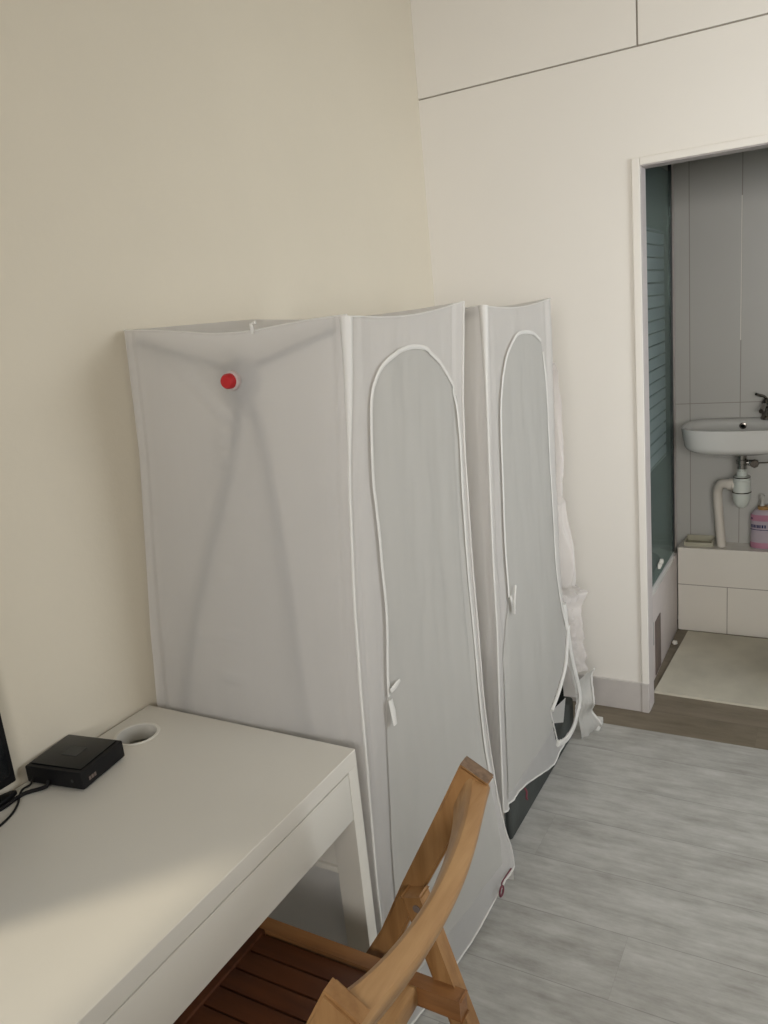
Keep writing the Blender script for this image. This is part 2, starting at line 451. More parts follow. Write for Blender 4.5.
def make_tent(root, near, far, zip_curve, flap_edges, seed, hem, top_z, ynear_wall, yfar_wall, hole=None, hem_floor=0.012, crease=None, knob=True):
    """near / far: tables (z, x, y) for the two vertical edges of the door side."""
    XL = -1.322
    zt_n = near[-1][0]; zt_f = far[-1][0]
    def door_pt(u, z, off=0.0):
        xn, yn = prof(near, z); xf, yf = prof(far, z)
        x = lerp(xn, xf, u); y = lerp(yn, yf, u)
        s = math.sin(PI * u) ** 0.8 if 0 < u < 1 else 0
        h = z / 1.55
        x += 0.016 * s * math.sin(PI * min(1, max(0, h))) * (0.6 + 0.4 * math.sin(5 * z + seed))
        edge = min(u, 1 - u)
        fold = math.exp(-(edge / 0.10) ** 2)
        x += 0.011 * fold * fbm(u * 22 + seed, z * 0.5, seed)        # long folds hanging from the corners
        x += 0.0035 * fbm(u * 8 + seed * 3, z * 3.5, 1.0) * s
        return Vector((x + off, y, z))
    def fit(y, z):
        # slide a point measured on the plane x = -.745 along its sight line onto the cloth
        Y, Z = y, z
        for _ in range(6):
            X = door_pt((Y - prof(near, Z)[1]) / (prof(far, Z)[1] - prof(near, Z)[1]), Z).x; s_ = X / -.745
            Y, Z = y * s_, 1.55 - (1.55 - z) * s_
        return Y, Z
    zip_curve = [[fit(*q) for q in c_] for c_ in zip_curve]
    flap_edges = dict(flap_edges)
    for k_ in 'lr':
        flap_edges[k_] = [(lambda r_: (r_[1], r_[0]))(fit(y, z)) for z, y in flap_edges[k_]]
    flap_edges['z1'] = 1.55 - (1.55 - flap_edges['z1']) * 1.0
    flap_edges['z1'] = min(max(q[0] for q in flap_edges['l']), max(q[0] for q in flap_edges['r']))
    def ztop(u): return lerp(zt_n, zt_f, u) - 0.014 * math.sin(PI * u) ** 0.9
    def hemz(u):
        ys = prof(near, .2)[1]; ye = prof(far, .2)[1]; y = lerp(ys, ye, u)
        return prof(hem, y)[0]
    def dp(u, v, off=0.0):
        z0 = hemz(u); z = lerp(z0, ztop(u), v)
        return door_pt(u, z, off)
    keep = None
    if hole: keep = lambda c: not inside(hole, c.y, c.z)
    obj('door_panel', surf(bm_new(), dp, 90, 150, keep), 'fabric', root, angle=80)
    # zipped flap panel (second layer) and its zip
    zs0, zs1 = flap_edges['z0'], flap_edges['z1']
    def u_of(y, z):
        yn = prof(near, z)[1]; yf = prof(far, z)[1]; return (y - yn) / (yf - yn)
    def fl(u, v):
        z = lerp(zs0, zs1, v)
        yl = prof(flap_edges['l'], z)[0]; yr = prof(flap_edges['r'], z)[0]
        y = lerp(yl, yr, u); return door_pt(u_of(y, z), z, 0.0035)
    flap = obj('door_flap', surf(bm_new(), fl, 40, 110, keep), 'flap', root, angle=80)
    for k, curve in enumerate(zip_curve):
        p = [door_pt(u_of(y, z), z, 0.006) for y, z in [(a.x, a.y) for a in smooth_path([(y, z, 0) for y, z in curve], 6)]]
        obj('zipper', tube(bm_new(), p, 0.0048, 8, flat=0.35, flat_axis=(1, 0, 0)), 'piping', root, angle=80)
    # end panel towards the camera
    def endpt(u, z, yn_, tab, sgn=-1):
        xn, yn = prof(tab, z)
        yw = prof(yn_, z)[0]
        x = lerp(XL + 0.01 * 0, xn, u); y = lerp(yw, yn, u)
        s = math.sin(PI * u)
        h = min(1, z / 1.55)
        y += sgn * 0.012 * s * math.sin(PI * h)
        edge = min(u, 1 - u); y += 0.007 * math.exp(-(edge / 0.07) ** 2) * fbm(u * 30 + seed, z * .8, 5 + seed)
        y += 0.0022 * fbm(u * 7, z * 4, seed + 9)
        return Vector((x, y, z))
    ztl = top_z
    hubc = Vector((-1.005, 0, 1.457))
    def np_(u, v, off=0.0):
        zt = lerp(ztl, zt_n, u) - 0.014 * math.sin(PI * u) ** .8 + 0.004 * math.sin(u * 9)
        # top left corner is a little inside the wall line
        z = lerp(0.015, zt, v)
        p = endpt(u, z, ynear_wall, near)
        if knob:
            d = math.hypot(p.x - hubc.x, (p.z - hubc.z)); p.y -= 0.022 * math.exp(-(d / 0.05) ** 2)
            for (ax, az), (bx_, bz) in crease or []:
                ex, ez = bx_ - ax, bz - az; ln2 = ex * ex + ez * ez
                t = max(0, min(1, ((p.x - ax) * ex + (p.z - az) * ez) / ln2))
                dd = math.hypot(p.x - ax - t * ex, p.z - az - t * ez)
                p.y -= 0.0060 * math.exp(-(dd / 0.007) ** 2) * math.sin(PI * (0.1 + 0.8 * t))
        return p
    obj('end_panel', surf(bm_new(), np_, 90, 130), 'fabric', root, angle=80)
    def fp_(u, v):
        zt = lerp(ztl, zt_f, u) - 0.014 * math.sin(PI * u)
        return endpt(u, lerp(0.02 if not hole else 0.20, zt, v), yfar_wall, far, 1)
    obj('end_panel', surf(bm_new(), fp_, 40, 60), 'fabric', root, angle=80)
    def roof(u, v):
        a = np_(u, 1); b_ = fp_(u, 1); p = a.lerp(b_, v)
        if u > .999: q = dp(v, 1); p = q
        p.z -= 0.05 * (math.sin(PI * v) ** .5)* min(1, u * 8) * min(1, (1 - u) * 8); return p
    obj('roof_panel', surf(bm_new(), roof, 30, 30), 'fabric', root, angle=80)
    def bk(u, v):
        a = np_(0, v); b_ = fp_(0, v); return a.lerp(b_, u)
    obj('wall_side_panel', surf(bm_new(), bk, 20, 30), 'fabric', root, angle=80)
    # piping along edges
    def pipe(pts, r=0.0035): obj('piping', tube(bm_new(), pts, r, 8), 'piping', root, angle=80)
    pp_ = [dp(0.0, 1 - k / 60, -0.002) for k in range(61)]
    obj('corner_fold', tube(bm_new(), pp_, [lerp(.0115, .0030, min(1, k / 10)) for k in range(61)], 10), 'piping', root, angle=80)
    if not hole: pipe([dp(1.0, k / 60, 0.001) for k in range(61)], 0.0025)
    else:
        pipe([dp(1.0, k / 60, 0.001) for k in range(25, 61)], 0.0018)
    pipe([dp(k / 40, 1.0) for k in range(41)], 0.0018)
    pipe([np_(k / 40, 1.0) for k in range(41)], 0.0018)
    pipe([dp(k / 60, 0.0, 0.001) for k in range(61)], 0.0024)
    # hub and poles on the end panel
    if knob:
        hy = np_((hubc.x - XL) / (near[-1][1] - XL), hubc.z / zt_n).y
        kx = -1.006
    else:
        hy = prof(near, 1.45)[1]; kx = -1.01
    def back(x, z, o):
        """a point o metres behind the end panel's cloth"""
        xn, yn = prof(near, z); u = max(0.01, min(.99, (x - XL) / (xn - XL)))
        zt = lerp(ztl, zt_n, u) - 0.014
        return Vector((x, np_(u, max(0, min(1, (z - .015) / (zt - .015)))).y + o, z))
    hub = obj('hub', lathe(bm_new(), [(0.034, 0.010), (0.042, 0.016), (0.038, 0.034), (0.012, 0.038)], (kx, hy + .006, hubc.z), 'y', 20), 'pole', root)
    if knob:
        obj('hub_cap', lathe(bm_new(), [(0.004, -0.020), (0.012, -0.019), (0.0145, -0.015), (0.0150, 0.004), (0.012, 0.006)], (kx, hy - .004, hubc.z), 'y', 24), 'red', hub)
        obj('hub_ring', lathe(bm_new(), [(0.0155, -0.006), (0.0185, -0.004), (0.0195, 0.003), (0.016, 0.004)], (kx, hy - .003, hubc.z), 'y', 24), 'fabric', hub)
    paths = [[(-1.03, 1.475), (-1.10, 1.495), (-1.19, 1.515), (-1.30, 1.545)], [(-.98, 1.475), (-.92, 1.495), (-.85, 1.515), (-.775, 1.535)],
             [(-1.015, 1.42), (-1.06, 1.28), (-1.115, 1.15), (-1.165, 1.02), (-1.205, .90), (-1.245, .74), (-1.275, .5), (-1.295, .25), (-1.30, .03)],
             [(-.99, 1.42), (-.972, 1.32), (-.95, 1.16), (-.935, 1.0), (-.925, .85), (-.912, .70), (-.895, .5), (-.875, .25), (-.86, .03)]]
    for p in paths:
        for rr in (0.0078,):
            q_ = [Vector((kx, hy + .030, hubc.z))] + [back(x, z, .017 if z > 1.3 else .014) for x, z in p]
            obj('frame_pole', tube(bm_new(), smooth_path(q_, 6), rr, 8), 'pole', root)
    return door_pt, u_of, dp, np_, fit

def zipper_of(t): return [c_ for c_ in COL.objects if c_.parent == t and c_.name.startswith('zipper')][0]
def pull_tab(parent, p, h, w_=0.012, lean=0.0):
    b = bm_new()
    pts = [Vector(p), Vector(p) + Vector((0.004, lean * .5, -h * .45)), Vector(p) + Vector((0.006, lean, -h))]
    tube(b, pts, [w_ * .5, w_ * .6, w_ * .45], 8, flat=0.25, flat_axis=(1, 0, 0))
    return obj('pull_tab', b, 'piping', parent)

near1 = [(0.0, -0.785, 1.155), (0.4, -0.790, 1.160), (0.62, -0.788, 1.166), (0.84, -0.785, 1.175), (1.04, -0.782, 1.187), (1.23, -0.775, 1.200), (1.45, -0.755, 1.208), (1.555, -0.748, 1.210)]
far1 = [(0.0, -0.722, 1.728), (0.088, -0.722, 1.728), (0.134, -0.724, 1.720), (0.204, -0.727, 1.692), (0.32, -0.735, 1.672), (0.467, -0.743, 1.661), (0.609, -0.745, 1.650), (0.793, -0.745, 1.648), (0.95, -0.745, 1.640), (1.07, -0.745, 1.640), (1.234, -0.746, 1.646), (1.346, -0.748, 1.662), (1.48, -.747, 1.690), (1.562, -0.745, 1.704)]
hem1 = [(1.10, 0.012), (1.42, 0.012), (1.52, 0.020), (1.60, 0.045), (1.66, 0.060), (1.69, 0.064), (1.715, 0.080), (1.730, 0.110)]
ft1 = {'z0': 0.12, 'z1': 1.482,
       'l': [(0.12, 1.135), (0.5, 1.16), (0.8, 1.195), (0.842, 1.210), (1.0, 1.231), (1.2, 1.233), (1.258, 1.232), (1.338, 1.242), (1.402, 1.255), (1.434, 1.276), (1.458, 1.308), (1.472, 1.362), (1.482, 1.42)],
       'r': [(0.12, 1.70), (0.36, 1.66), (0.478, 1.643), (0.618, 1.632), (0.8, 1.628), (0.976, 1.620), (1.137, 1.615), (1.27, 1.622), (1.354, 1.638), (1.385, 1.616), (1.428, 1.567), (1.462, 1.519), (1.477, 1.489), (1.482, 1.43)]}
z1 = [[(1.207, .83), (1.212, .88), (1.231, 1.0), (1.232, 1.101), (1.233, 1.201), (1.232, 1.258), (1.242, 1.338), (1.255, 1.402), (1.276, 1.434), (1.308, 1.458), (1.362, 1.475), (1.423, 1.483), (1.489, 1.477), (1.519, 1.462), (1.562, 1.438), (1.595, 1.408), (1.616, 1.365), (1.621, 1.27), (1.616, 1.137), (1.621, 0.976), (1.629, 0.8), (1.632, 0.618), (1.643, 0.478), (1.668, .36)]]
t1 = thing('pop_up_tent', 'tall white nylon pop-up tent beside the desk with red cap on its end', 'tent', (-1.03, 1.45, 0), 'white pop-up booth tents along the left wall')
crease1 = [((-1.19, 1.50), (-1.03, 1.36)), ((-1.10, 1.345), (-1.05, 1.33)), ((-1.09, 1.30), (-1.04, 1.305)), ((-1.13, 1.06), (-1.07, 1.065)), ((-1.18, .93), (-1.05, .935)), ((-1.12, .84), (-1.05, .845))]
dpt1, uo1, dp1, np1, fit1 = make_tent(t1, near1, far1, z1, ft1, 1.3, hem1, 1.572,
    [(0, 1.150), (0.75, 1.155), (0.9, 1.168), (1.3, 1.222), (1.57, 1.240)], [(0, 1.66), (1.57, 1.68)], crease=crease1)
# pull tab and stitched strip at the lower end of the zip
pull_tab(zipper_of(t1), dpt1(uo1(*fit1(1.204, .825)), fit1(1.204, .825)[1], .010), 0.055, 0.016)
b = bm_new(); p = dpt1(uo1(*fit1(1.206, .842)), fit1(1.206, .842)[1], .012)
tube(b, [p, p + Vector((.004, .016, .006)), p + Vector((.006, .030, .012))], [0.006, .007, .004], 8, flat=.3, flat_axis=(1, 0, 0)); obj('pull_tab', b, 'piping', zipper_of(t1))
# little hook tab on the top edge of the end panel
b = bm_new(); p = np1(0.63, 1.0)
tube(b, [p + Vector((0, -.003, -.006)), p + Vector((0, -.004, .012)), p + Vector((.010, -.004, .014))], 0.0035, 8); obj('top_tab', b, 'piping', t1)
# mesh window below the arch
def lp(pts, r, parent, name='toggle_loop', mat='redthread'):
    return obj(name, tube(bm_new(), smooth_path(pts, 5), r, 6), mat, parent)
c = Vector((-0.716, 1.627, 0.066))
ring = [c + Vector((0.0, math.cos(a) * .013, math.sin(a) * .013)) for a in [2 * PI * k / 16 for k in range(16)]]
obj('toggle_loop', tube(bm_new(), ring, 0.0028, 6, closed=True), 'redthread', t1)
lp([dp1(.955, 0.012, .003), c + Vector((0, .010, .022)), c + Vector((0, .004, .012))], 0.0018, t1)

near2 = [(0.0, -0.752, 1.760), (0.212, -0.750, 1.755), (0.313, -0.748, 1.757), (0.541, -0.746, 1.769), (0.737, -0.745, 1.783), (0.923, -0.745, 1.786), (1.077, -0.745, 1.796), (1.324, -0.745, 1.819), (1.50, -0.747, 1.842), (1.548, -0.750, 1.850)]
far2 = [(0.0, -0.735, 2.47), (0.10, -0.735, 2.47), (0.19, -0.738, 2.468), (0.232, -0.740, 2.458), (0.369, -0.743, 2.405), (0.493, -0.745, 2.365), (0.60, -0.745, 2.338), (0.751, -0.745, 2.320), (1.034, -0.745, 2.318), (1.253, -0.745, 2.331), (1.415, -0.745, 2.345), (1.55, -0.745, 2.347)]
hem2 = [(1.739, 0.212), (1.78, 0.206), (1.873, 0.203), (1.93, 0.19), (2.009, 0.165), (2.17, 0.112), (2.20, .118), (2.22, 0.128), (2.309, 0.134), (2.403, 0.143), (2.44, 0.172), (2.468, 0.21)]
hole2 = [(2.148, 0.316), (2.17, 0.266), (2.209, 0.174), (2.26, .155), (2.316, 0.148), (2.37, .150), (2.412, 0.165), (2.432, 0.215), (2.41, .27), (2.385, 0.32), (2.365, .37), (2.345, 0.42), (2.300, .385), (2.22, .345)]
ft2 = {'z0': 0.24, 'z1': 1.467,
       'l': [(0.24, 1.765), (0.5, 1.79), (0.74, 1.84), (0.78, 1.866), (0.952, 1.865), (1.162, 1.880), (1.313, 1.899), (1.397, 1.941), (1.447, 2.001), (1.467, 2.06)],
       'r': [(0.24, 2.44), (0.37, 2.39), (0.52, 2.335), (0.62, 2.305), (0.78, 2.278), (1.045, 2.269), (1.232, 2.269), (1.379, 2.255), (1.432, 2.244), (1.462, 2.162), (1.467, 2.07)]}
z2 = [[(1.868, .792), (1.865, .952), (1.880, 1.162), (1.899, 1.313), (1.941, 1.397), (2.001, 1.447), (2.057, 1.468), (2.162, 1.463), (2.235, 1.437)],
      [(2.249, 1.403), (2.265, 1.329), (2.269, 1.232), (2.269, 1.045), (2.276, 0.764), (2.307, 0.62), (2.336, 0.523)]]
t2 = thing('pop_up_tent', 'white nylon pop-up tent nearer the doorway with its lower door corner gaping open', 'tent', (-1.03, 2.1, 0), 'white pop-up booth tents along the left wall')
dpt2, uo2, dp2, np2, fit2 = make_tent(t2, near2, far2, z2, ft2, 4.1, hem2, 1.55,
    [(0, 1.80), (1.57, 1.86)], [(0, 2.42), (0.6, 2.36), (1.57, 2.35)], hole=hole2, knob=False)
pull_tab(zipper_of(t2), dpt2(uo2(*fit2(1.868, .795)), fit2(1.868, .795)[1], .010), 0.045, 0.010, .012)
b = bm_new(); p = dpt2(uo2(*fit2(1.868, .795)), fit2(1.868, .795)[1], .010)
tube(b, smooth_path([p + Vector((.004, .03, .02)), p + Vector((.008, .008, -.005)), p + Vector((.008, .002, -.03)), p + Vector((.006, .006, -.05))], 4), 0.003, 8); obj('pull_tab', b, 'piping', zipper_of(t2))
# open corner: piped opening edge
def D2(y, z, o=.004): return dpt2(uo2(y, z), z, o)
edge = smooth_path([D2(2.330, .60), D2(2.350, .49), D2(2.380, .38), D2(2.42, .29), D2(2.440, .215), D2(2.420, .160), D2(2.37, .146), D2(2.316, .140), D2(2.26, .148), D2(2.205, .168)], 6)
obj('piping', tube(bm_new(), edge, 0.0105, 8, flat=.6, flat_axis=(1, 0, 0)), 'piping', t2)
edge = smooth_path([D2(2.345, .52, .009), D2(2.334, .45, .009), D2(2.30, .395, .009), D2(2.225, .348, .009), D2(2.145, .318, .009)], 6)
obj('piping', tube(bm_new(), edge, 0.0060, 8), 'piping', t2)
edge = smooth_path([D2(2.145, .316), D2(2.168, .266), D2(2.206, .172)], 4)
obj('piping', tube(bm_new(), edge, 0.002, 8), 'piping', t2)
def lin(u, v):
    a = Vector((-.752, 2.35, .50)).lerp(Vector((-.756, 2.15, .318)), u); b_ = Vector((-.755, 2.365, .46)).lerp(Vector((-.762, 2.36, .325)), u)
    q = a.lerp(b_, v); q.x += .006 * fbm(u * 5, v * 5, 3); return q
obj('inner_lining', surf(bm_new(), lin, 14, 10), 'flap', t2)
b = bm_new(); vs = [b.verts.new(q_) for q_ in ((-.766, 2.225, .262), (-.766, 2.395, .232), (-.762, 2.345, .165), (-.762, 2.245, .215))]
b.faces.new(vs); bmesh.ops.solidify(b, geom=b.faces[:], thickness=.0012)
obj('care_label', b, 'piping', t2)
c = D2(1.90, .195, .006)
lp([c, c + Vector((.004, .003, -.012)), c + Vector((.004, -.002, -.028)), c + Vector((.004, .004, -.038))], 0.003, t2)

# dark foam mattress the tents stand round
def rounded_slab(x0, x1, y0, y1, z0, z1, bev, wob):
    b = bm_new(); bx(b, x0, x1, y0, y1, z0, z1, bev, 4)
    return b
mt = thing('mattress', 'dark grey foam mattress on the floor showing under the tent hems', 'mattress', (-1.05, 1.9, 0))
obj('foam_block', rounded_slab(-1.31, -.800, 1.26, 1.895, 0.003, .17, .012, 0), 'mattress', mt)
obj('foam_block', rounded_slab(-1.31, -.790, 1.90, 2.56, 0.003, .150, .014, 0), 'mattress', mt)
b = bm_new(); bx(b, -1.25, -.790, 2.02, 2.47, .151, .34, .03, 3); tag(obj('dark_filler', b, 'void'), 'black bag put in to blacken the gap in the farther tent door', 'filler')  # added block that makes the tent opening read black

# ------------------------------------------------------------------ plastic film and white flap hanging behind the far tent
def film(u, v):
    z = lerp(0.262, 1.36, v)
    yr = prof([(0.17, 2.60), (.226, 2.585), (.314, 2.54), (.418, 2.50), (.50, 2.485), (.53, 2.49), (.545, 2.59), (.60, 2.50), (.618, 2.46), (.724, 2.445), (.907, 2.445), (.935, 2.41), (.999, 2.402), (1.248, 2.392), (1.33, 2.375), (1.36, 2.36)], z)[0]
    y = lerp(prof([(.17, 2.485), (.36, 2.43), (.5, 2.385), (1.36, 2.372)], z)[0], yr, u)
    x = -.795 + .055 * u + .018 * fbm(u * 3, z * 5, 2) + .010 * math.sin(u * 7 + z * 3)
    if z < .62: x += .016 * fbm(u * 9, z * 16, 7)
    return Vector((x, y, z))
o = tag(obj('plastic_film', surf(bm_new(), film, 26, 160), 'film', angle=80), 'crumpled clear plastic packaging film hanging at the far end of the tents', 'plastic film')
wf = thing('folded_flap', 'white folded fabric piece with square foot on the floor by the baseboard', 'fabric', (-.74, 2.6, 0))
def wflap(u, v):
    z = lerp(0.006, .25, v)
    yl = prof([(0, 2.52), (.25, 2.47)], z)[0]
    yr = prof([(0, 2.635), (.03, 2.61), (.10, 2.575), (.15, 2.535), (.175, 2.545), (.215, 2.60), (.25, 2.60)], z)[0]
    y = lerp(yl, yr, u)
    return Vector((-.755 + .035 * u + .008 * fbm(u * 5, z * 14, 4) + (.012 * math.sin(z * 50) * u), y, z))
obj('cloth', surf(bm_new(), wflap, 16, 30), 'flap', wf)
p = [wflap(1, k / 20) for k in range(21)]
obj('piping', tube(bm_new(), p, 0.006, 8, flat=.6, flat_axis=(1, 0, 0)), 'piping', wf)
b = bm_new(); bx(b, -.745, -.712, 2.60, 2.665, 0.001, .028, .005, 2); obj('foot', b, 'piping', wf)

# ------------------------------------------------------------------ desk
DXB, DXF, DYE, DYN = -1.328, -0.781, 1.131, 0.06
dk = thing('desk', 'long white laminate desk against the left wall with cable hole', 'desk', ((DXB + DXF) / 2, .6, 0))
def plate_with_hole(x0, x1, y0, y1, z0, z1, c, r, seg=48):
    b = bm_new()
    top = []
    out = [b.verts.new((x, y, z1)) for x, y in ((x0, y0), (x1, y0), (x1, y1), (x0, y1))]
    inn = [b.verts.new((c[0] + r * math.cos(2 * PI * k / seg), c[1] + r * math.sin(2 * PI * k / seg), z1)) for k in range(seg)]
    es = [b.edges.new((out[i], out[(i + 1) % 4])) for i in range(4)] + [b.edges.new((inn[i], inn[(i + 1) % seg])) for i in range(seg)]
    bmesh.ops.triangle_fill(b, edges=es, use_beauty=True)
    for f in [f for f in b.faces if (Vector((c[0], c[1], z1)) - f.calc_center_median()).length < r * .9 and all(v in inn for v in f.verts)]:
        b.faces.remove(f)
    r_ = bmesh.ops.extrude_face_region(b, geom=b.faces[:])
    vs = [g for g in r_['geom'] if isinstance(g, bmesh.types.BMVert)]
    bmesh.ops.translate(b, verts=vs, vec=(0, 0, z0 - z1))
    return b
HCX, HCY = -1.2535, 1.023
top = obj('desktop', plate_with_hole(DXB, DXF, DYN, DYE, .7165, .75, (HCX, HCY), .041), 'desk', dk, smooth=False)
bv = top.modifiers.new('bevel', 'BEVEL'); bv.width = .0012; bv.segments = 2; bv.limit_method = 'ANGLE'
rg = bm_new()
prf = [(.041, -.034), (.0412, .0012), (.047, .0012), (.0475, 0.0002)]
rings = []
for r, h in prf:
    rings.append([rg.verts.new((HCX + math.cos(2 * PI * k / 48) * r, HCY + math.sin(2 * PI * k / 48) * r, .75 + h)) for k in range(48)])
for i in range(3):
    for k in range(48): rg.faces.new((rings[i][k], rings[i][(k + 1) % 48], rings[i + 1][(k + 1) % 48], rings[i + 1][k]))
obj('cable_hole_ring', rg, 'frame_white', dk)
dr = obj('drawer_front', bx(bm_new(), DXF - .018, DXF - .0005, DYN + .03, DYE - .032, .615, .7135, .0012), 'desk', dk)
obj('drawer_box', bx(bm_new(), DXB + .09, DXF - .018, DYN + .05, DYE - .05, .625, .705), 'desk', dk)
obj('back_apron', bx(bm_new(), DXB + .01, DXB + .025, DYN + .03, DYE - .03, .615, .7165), 'desk', dk)
for (x0, x1) in ((DXF - .055, DXF), (DXB + .01, DXB + .065)):
    for (y0, y1) in ((DYE - .031, DYE), (DYN, DYN + .031)):
        obj('leg', bx(bm_new(), x0, x1, y0, y1, 0.001, .7165, .0015), 'desk', dk)
for (y0, y1) in ((DYE - .026, DYE - .004), (DYN + .004, DYN + .026)):
    obj('end_rail', bx(bm_new(), DXB + .065, DXF - .055, y0, y1, .49, .7165, .0015), 'desk', dk)
for (y0, y1) in ((DYE - .031, DYE), (DYN, DYN + .031)):
    obj('crossbar', bx(bm_new(), DXB + .065, DXF - .055, y0 - .001, y1 + .001, .478, .492, .001), 'desk', dk)

# ------------------------------------------------------------------ router
zt = .75
rt = thing('router', 'small black square router box on the desk beside the cable hole', 'router', (-1.262, .885, zt))
def rot_pts(bm, c, a):
    bmesh.ops.rotate(bm, verts=bm.verts, cent=c, matrix=Matrix.Rotation(a, 3, 'Z')); return bm
RC = (-1.264, .878, zt); RA = math.radians(9)
b = bm_new(); bx(b, RC[0] - .066, RC[0] + .069, RC[1] - .062, RC[1] + .058, zt + .003, zt + .038, .004, 3); rot_pts(b, RC, RA); obj('housing', b, 'black', rt)
b = bm_new(); bx(b, RC[0] - .060, RC[0] + .060, RC[1] - .052, RC[1] + .052, zt + .037, zt + .0405, .0015, 2); rot_pts(b, RC, RA); obj('lid', b, 'black_gloss', rt)
b = bm_new(); bx(b, RC[0] - .018, RC[0] + .018, RC[1] - .016, RC[1] + .016, zt + .040, zt + .0412, .0004, 1); rot_pts(b, RC, RA); obj('emblem', b, 'greylogo', rt)
b = bm_new(); lathe(b, [(.003, 0), (.003, -.0015)], (RC[0] + .045, RC[1] - .0615, zt + .020), 'y', 14); rot_pts(b, RC, RA); obj('power_button', b, 'greylogo', rt)
b = bm_new()
for k in range(3): bx(b, RC[0] + .0685, RC[0] + .0698, RC[1] - .045 + k * .007, RC[1] - .040 + k * .007, zt + .014, zt + .021)
rot_pts(b, RC, RA); obj('side_print', b, 'hatch', rt)
for sx in (-.05, .05):
    for sy in (-.045, .045):
        b = bm_new(); lathe(b, [(.006, 0), (.006, .004)], (RC[0] + sx, RC[1] + sy, zt), 'z', 12); rot_pts(b, RC, RA); obj('rubber_foot', b, 'black', rt)
q = Matrix.Rotation(RA, 3, 'Z')
def rp(x, y, z): return Vector(RC) + q @ Vector((x, y, 0)) + Vector((0, 0, z))
tag(obj('power_cable', tube(bm_new(), smooth_path([rp(-.012, -.062, .014), rp(-.014, -.072, .006), (-1.290, .775, zt + .0045), (-1.288, .735, zt + .0045), (-1.288, .70, zt + .0045), (-1.275, .64, zt + .0045), (-1.270, .55, zt + .0045)], 6), .0038, 8), 'black'), 'thick black power cable running from the router along the desk', 'cable')
tag(obj('network_cable', tube(bm_new(), smooth_path([rp(-.050, -.062, .014), rp(-.052, -.070, .005), (-1.306, .782, zt + .003), (-1.272, .748, zt + .0028), (-1.252, .715, zt + .0028), (-1.242, .665, zt + .0028), (-1.246, .60, zt + .0028)], 6), .0021, 8), 'black'), 'thin black cable looping out from the router corner over the desk', 'cable')

# ------------------------------------------------------------------ monitor
mo = thing('monitor', 'black monitor at the left edge of the photo, against the wall', 'monitor', (-1.28, .50, zt))
b = bm_new(); bx(b, -1.332, -1.314, .22, .783, .772, 1.10, .004, 2); obj('display_panel', b, 'black', mo)
b = bm_new(); bx(b, -1.3145, -1.3130, .232, .772, .790, 1.09); obj('screen', b, 'black_gloss', mo)
b = bm_new(); bx(b, -1.328, -1.318, .47, .53, .755, .90, .003); obj('stand', b, 'black', mo)
b = bm_new(); lathe(b, [(.10, 0), (.10, .006), (.095, .009)], (-1.313, .665, zt), 'z', 40, .18, 1.12); obj('base', b, 'black', mo)

# ------------------------------------------------------------------ chair
ch = thing('folding_chair', 'slatted wooden folding chair with curved backrest tucked at the white desk', 'chair', (-.66, .8, 0))
YN, YF = .566, 1.0
def post(y, dx=0.0):
    # post profile leans back towards the backrest; lower end is the front foot
    pts = [(-.798, .004), (-.705, .40), (-.655, .48), (-.597, .60), (-.515, .755), (-.463, .848)]
    b = bm_new(); rings = []
    pp = [Vector((x + dx * z / .85, y, z * (1 - dx * .8))) for x, z in pts]
    for i, p in enumerate(pp):
        d = (pp[min(i + 1, len(pp) - 1)] - pp[max(i - 1, 0)]).normalized(); s = Vector((0, 1, 0)); t = s.cross(d)
        wd = (.019, .019, .019, .019, .021, .026)[i]
        rings.append([b.verts.new(p + t * (a * wd) + s * (c_ * .0135)) for a, c_ in ((-1, -1), (1, -1), (1, 1), (-1, 1))])
    for i in range(len(rings) - 1):
        for k in range(4): b.faces.new((rings[i][k], rings[i][(k + 1) % 4], rings[i + 1][(k + 1) % 4], rings[i + 1][k]))
    b.faces.new(rings[0][::-1]); b.faces.new(rings[-1])
    es = [e for e in b.edges if abs((e.verts[0].co - e.verts[1].co).normalized().y) < .5]
    bmesh.ops.bevel(b, geom=es, offset=.004, segments=2, affect='EDGES')
    return b
for y, dx in ((YN, .022), (YF, -.004)): obj('front_leg', post(y, dx), 'wood_z', ch)
# curved top rail
def rail():
    b = bm_new(); n = 36; rings = []
    top_d = Vector((.46, 0, .888))            # along the board's height
    out_d = Vector((.888, 0, -.46))
    for i in range(n + 1):
        t = i / n; y = lerp(YN - .006, YF - .004, t)
        bow = 1 - (2 * t - 1) ** 2
        base = Vector((lerp(-.466, -.488, t), y, lerp(.772, .786, t))) + out_d * (.034 * bow)
        hh = .040 - .003 * bow; th = .0155 + .007 * (1 - bow) ** 3 + .004 * (1 - t)
        sag = -.004 * bow
        ring = []
        sec = [(-1, -1), (-1, 1), (1, 1), (1, -1)]
        for k in range(16):
            a = 2 * PI * k / 16; ca, sa = math.cos(a), math.sin(a)
            ex = math.copysign(abs(ca) ** .45, ca); ey = math.copysign(abs(sa) ** .45, sa)
            ring.append(b.verts.new(base + top_d * (ey * hh + .022 + sag) + out_d * (ex * th)))
        rings.append(ring)
    for i in range(n):
        for k in range(16): b.faces.new((rings[i][k], rings[i][(k + 1) % 16], rings[i + 1][(k + 1) % 16], rings[i + 1][k]))
    b.faces.new(rings[0][::-1]); b.faces.new(rings[-1])
    return b
obj('back_rail', rail(), 'wood_y', ch)
for y in (YF,):
    b = bm_new(); c0 = Vector((-.4672, y, .8512)); d = Vector((.488, 0, .873))
    beam(b, c0, c0 + d * .0012, .050, .025, 0.0, (0, 1, 0)); obj('post_end', b, 'endgrain', ch)
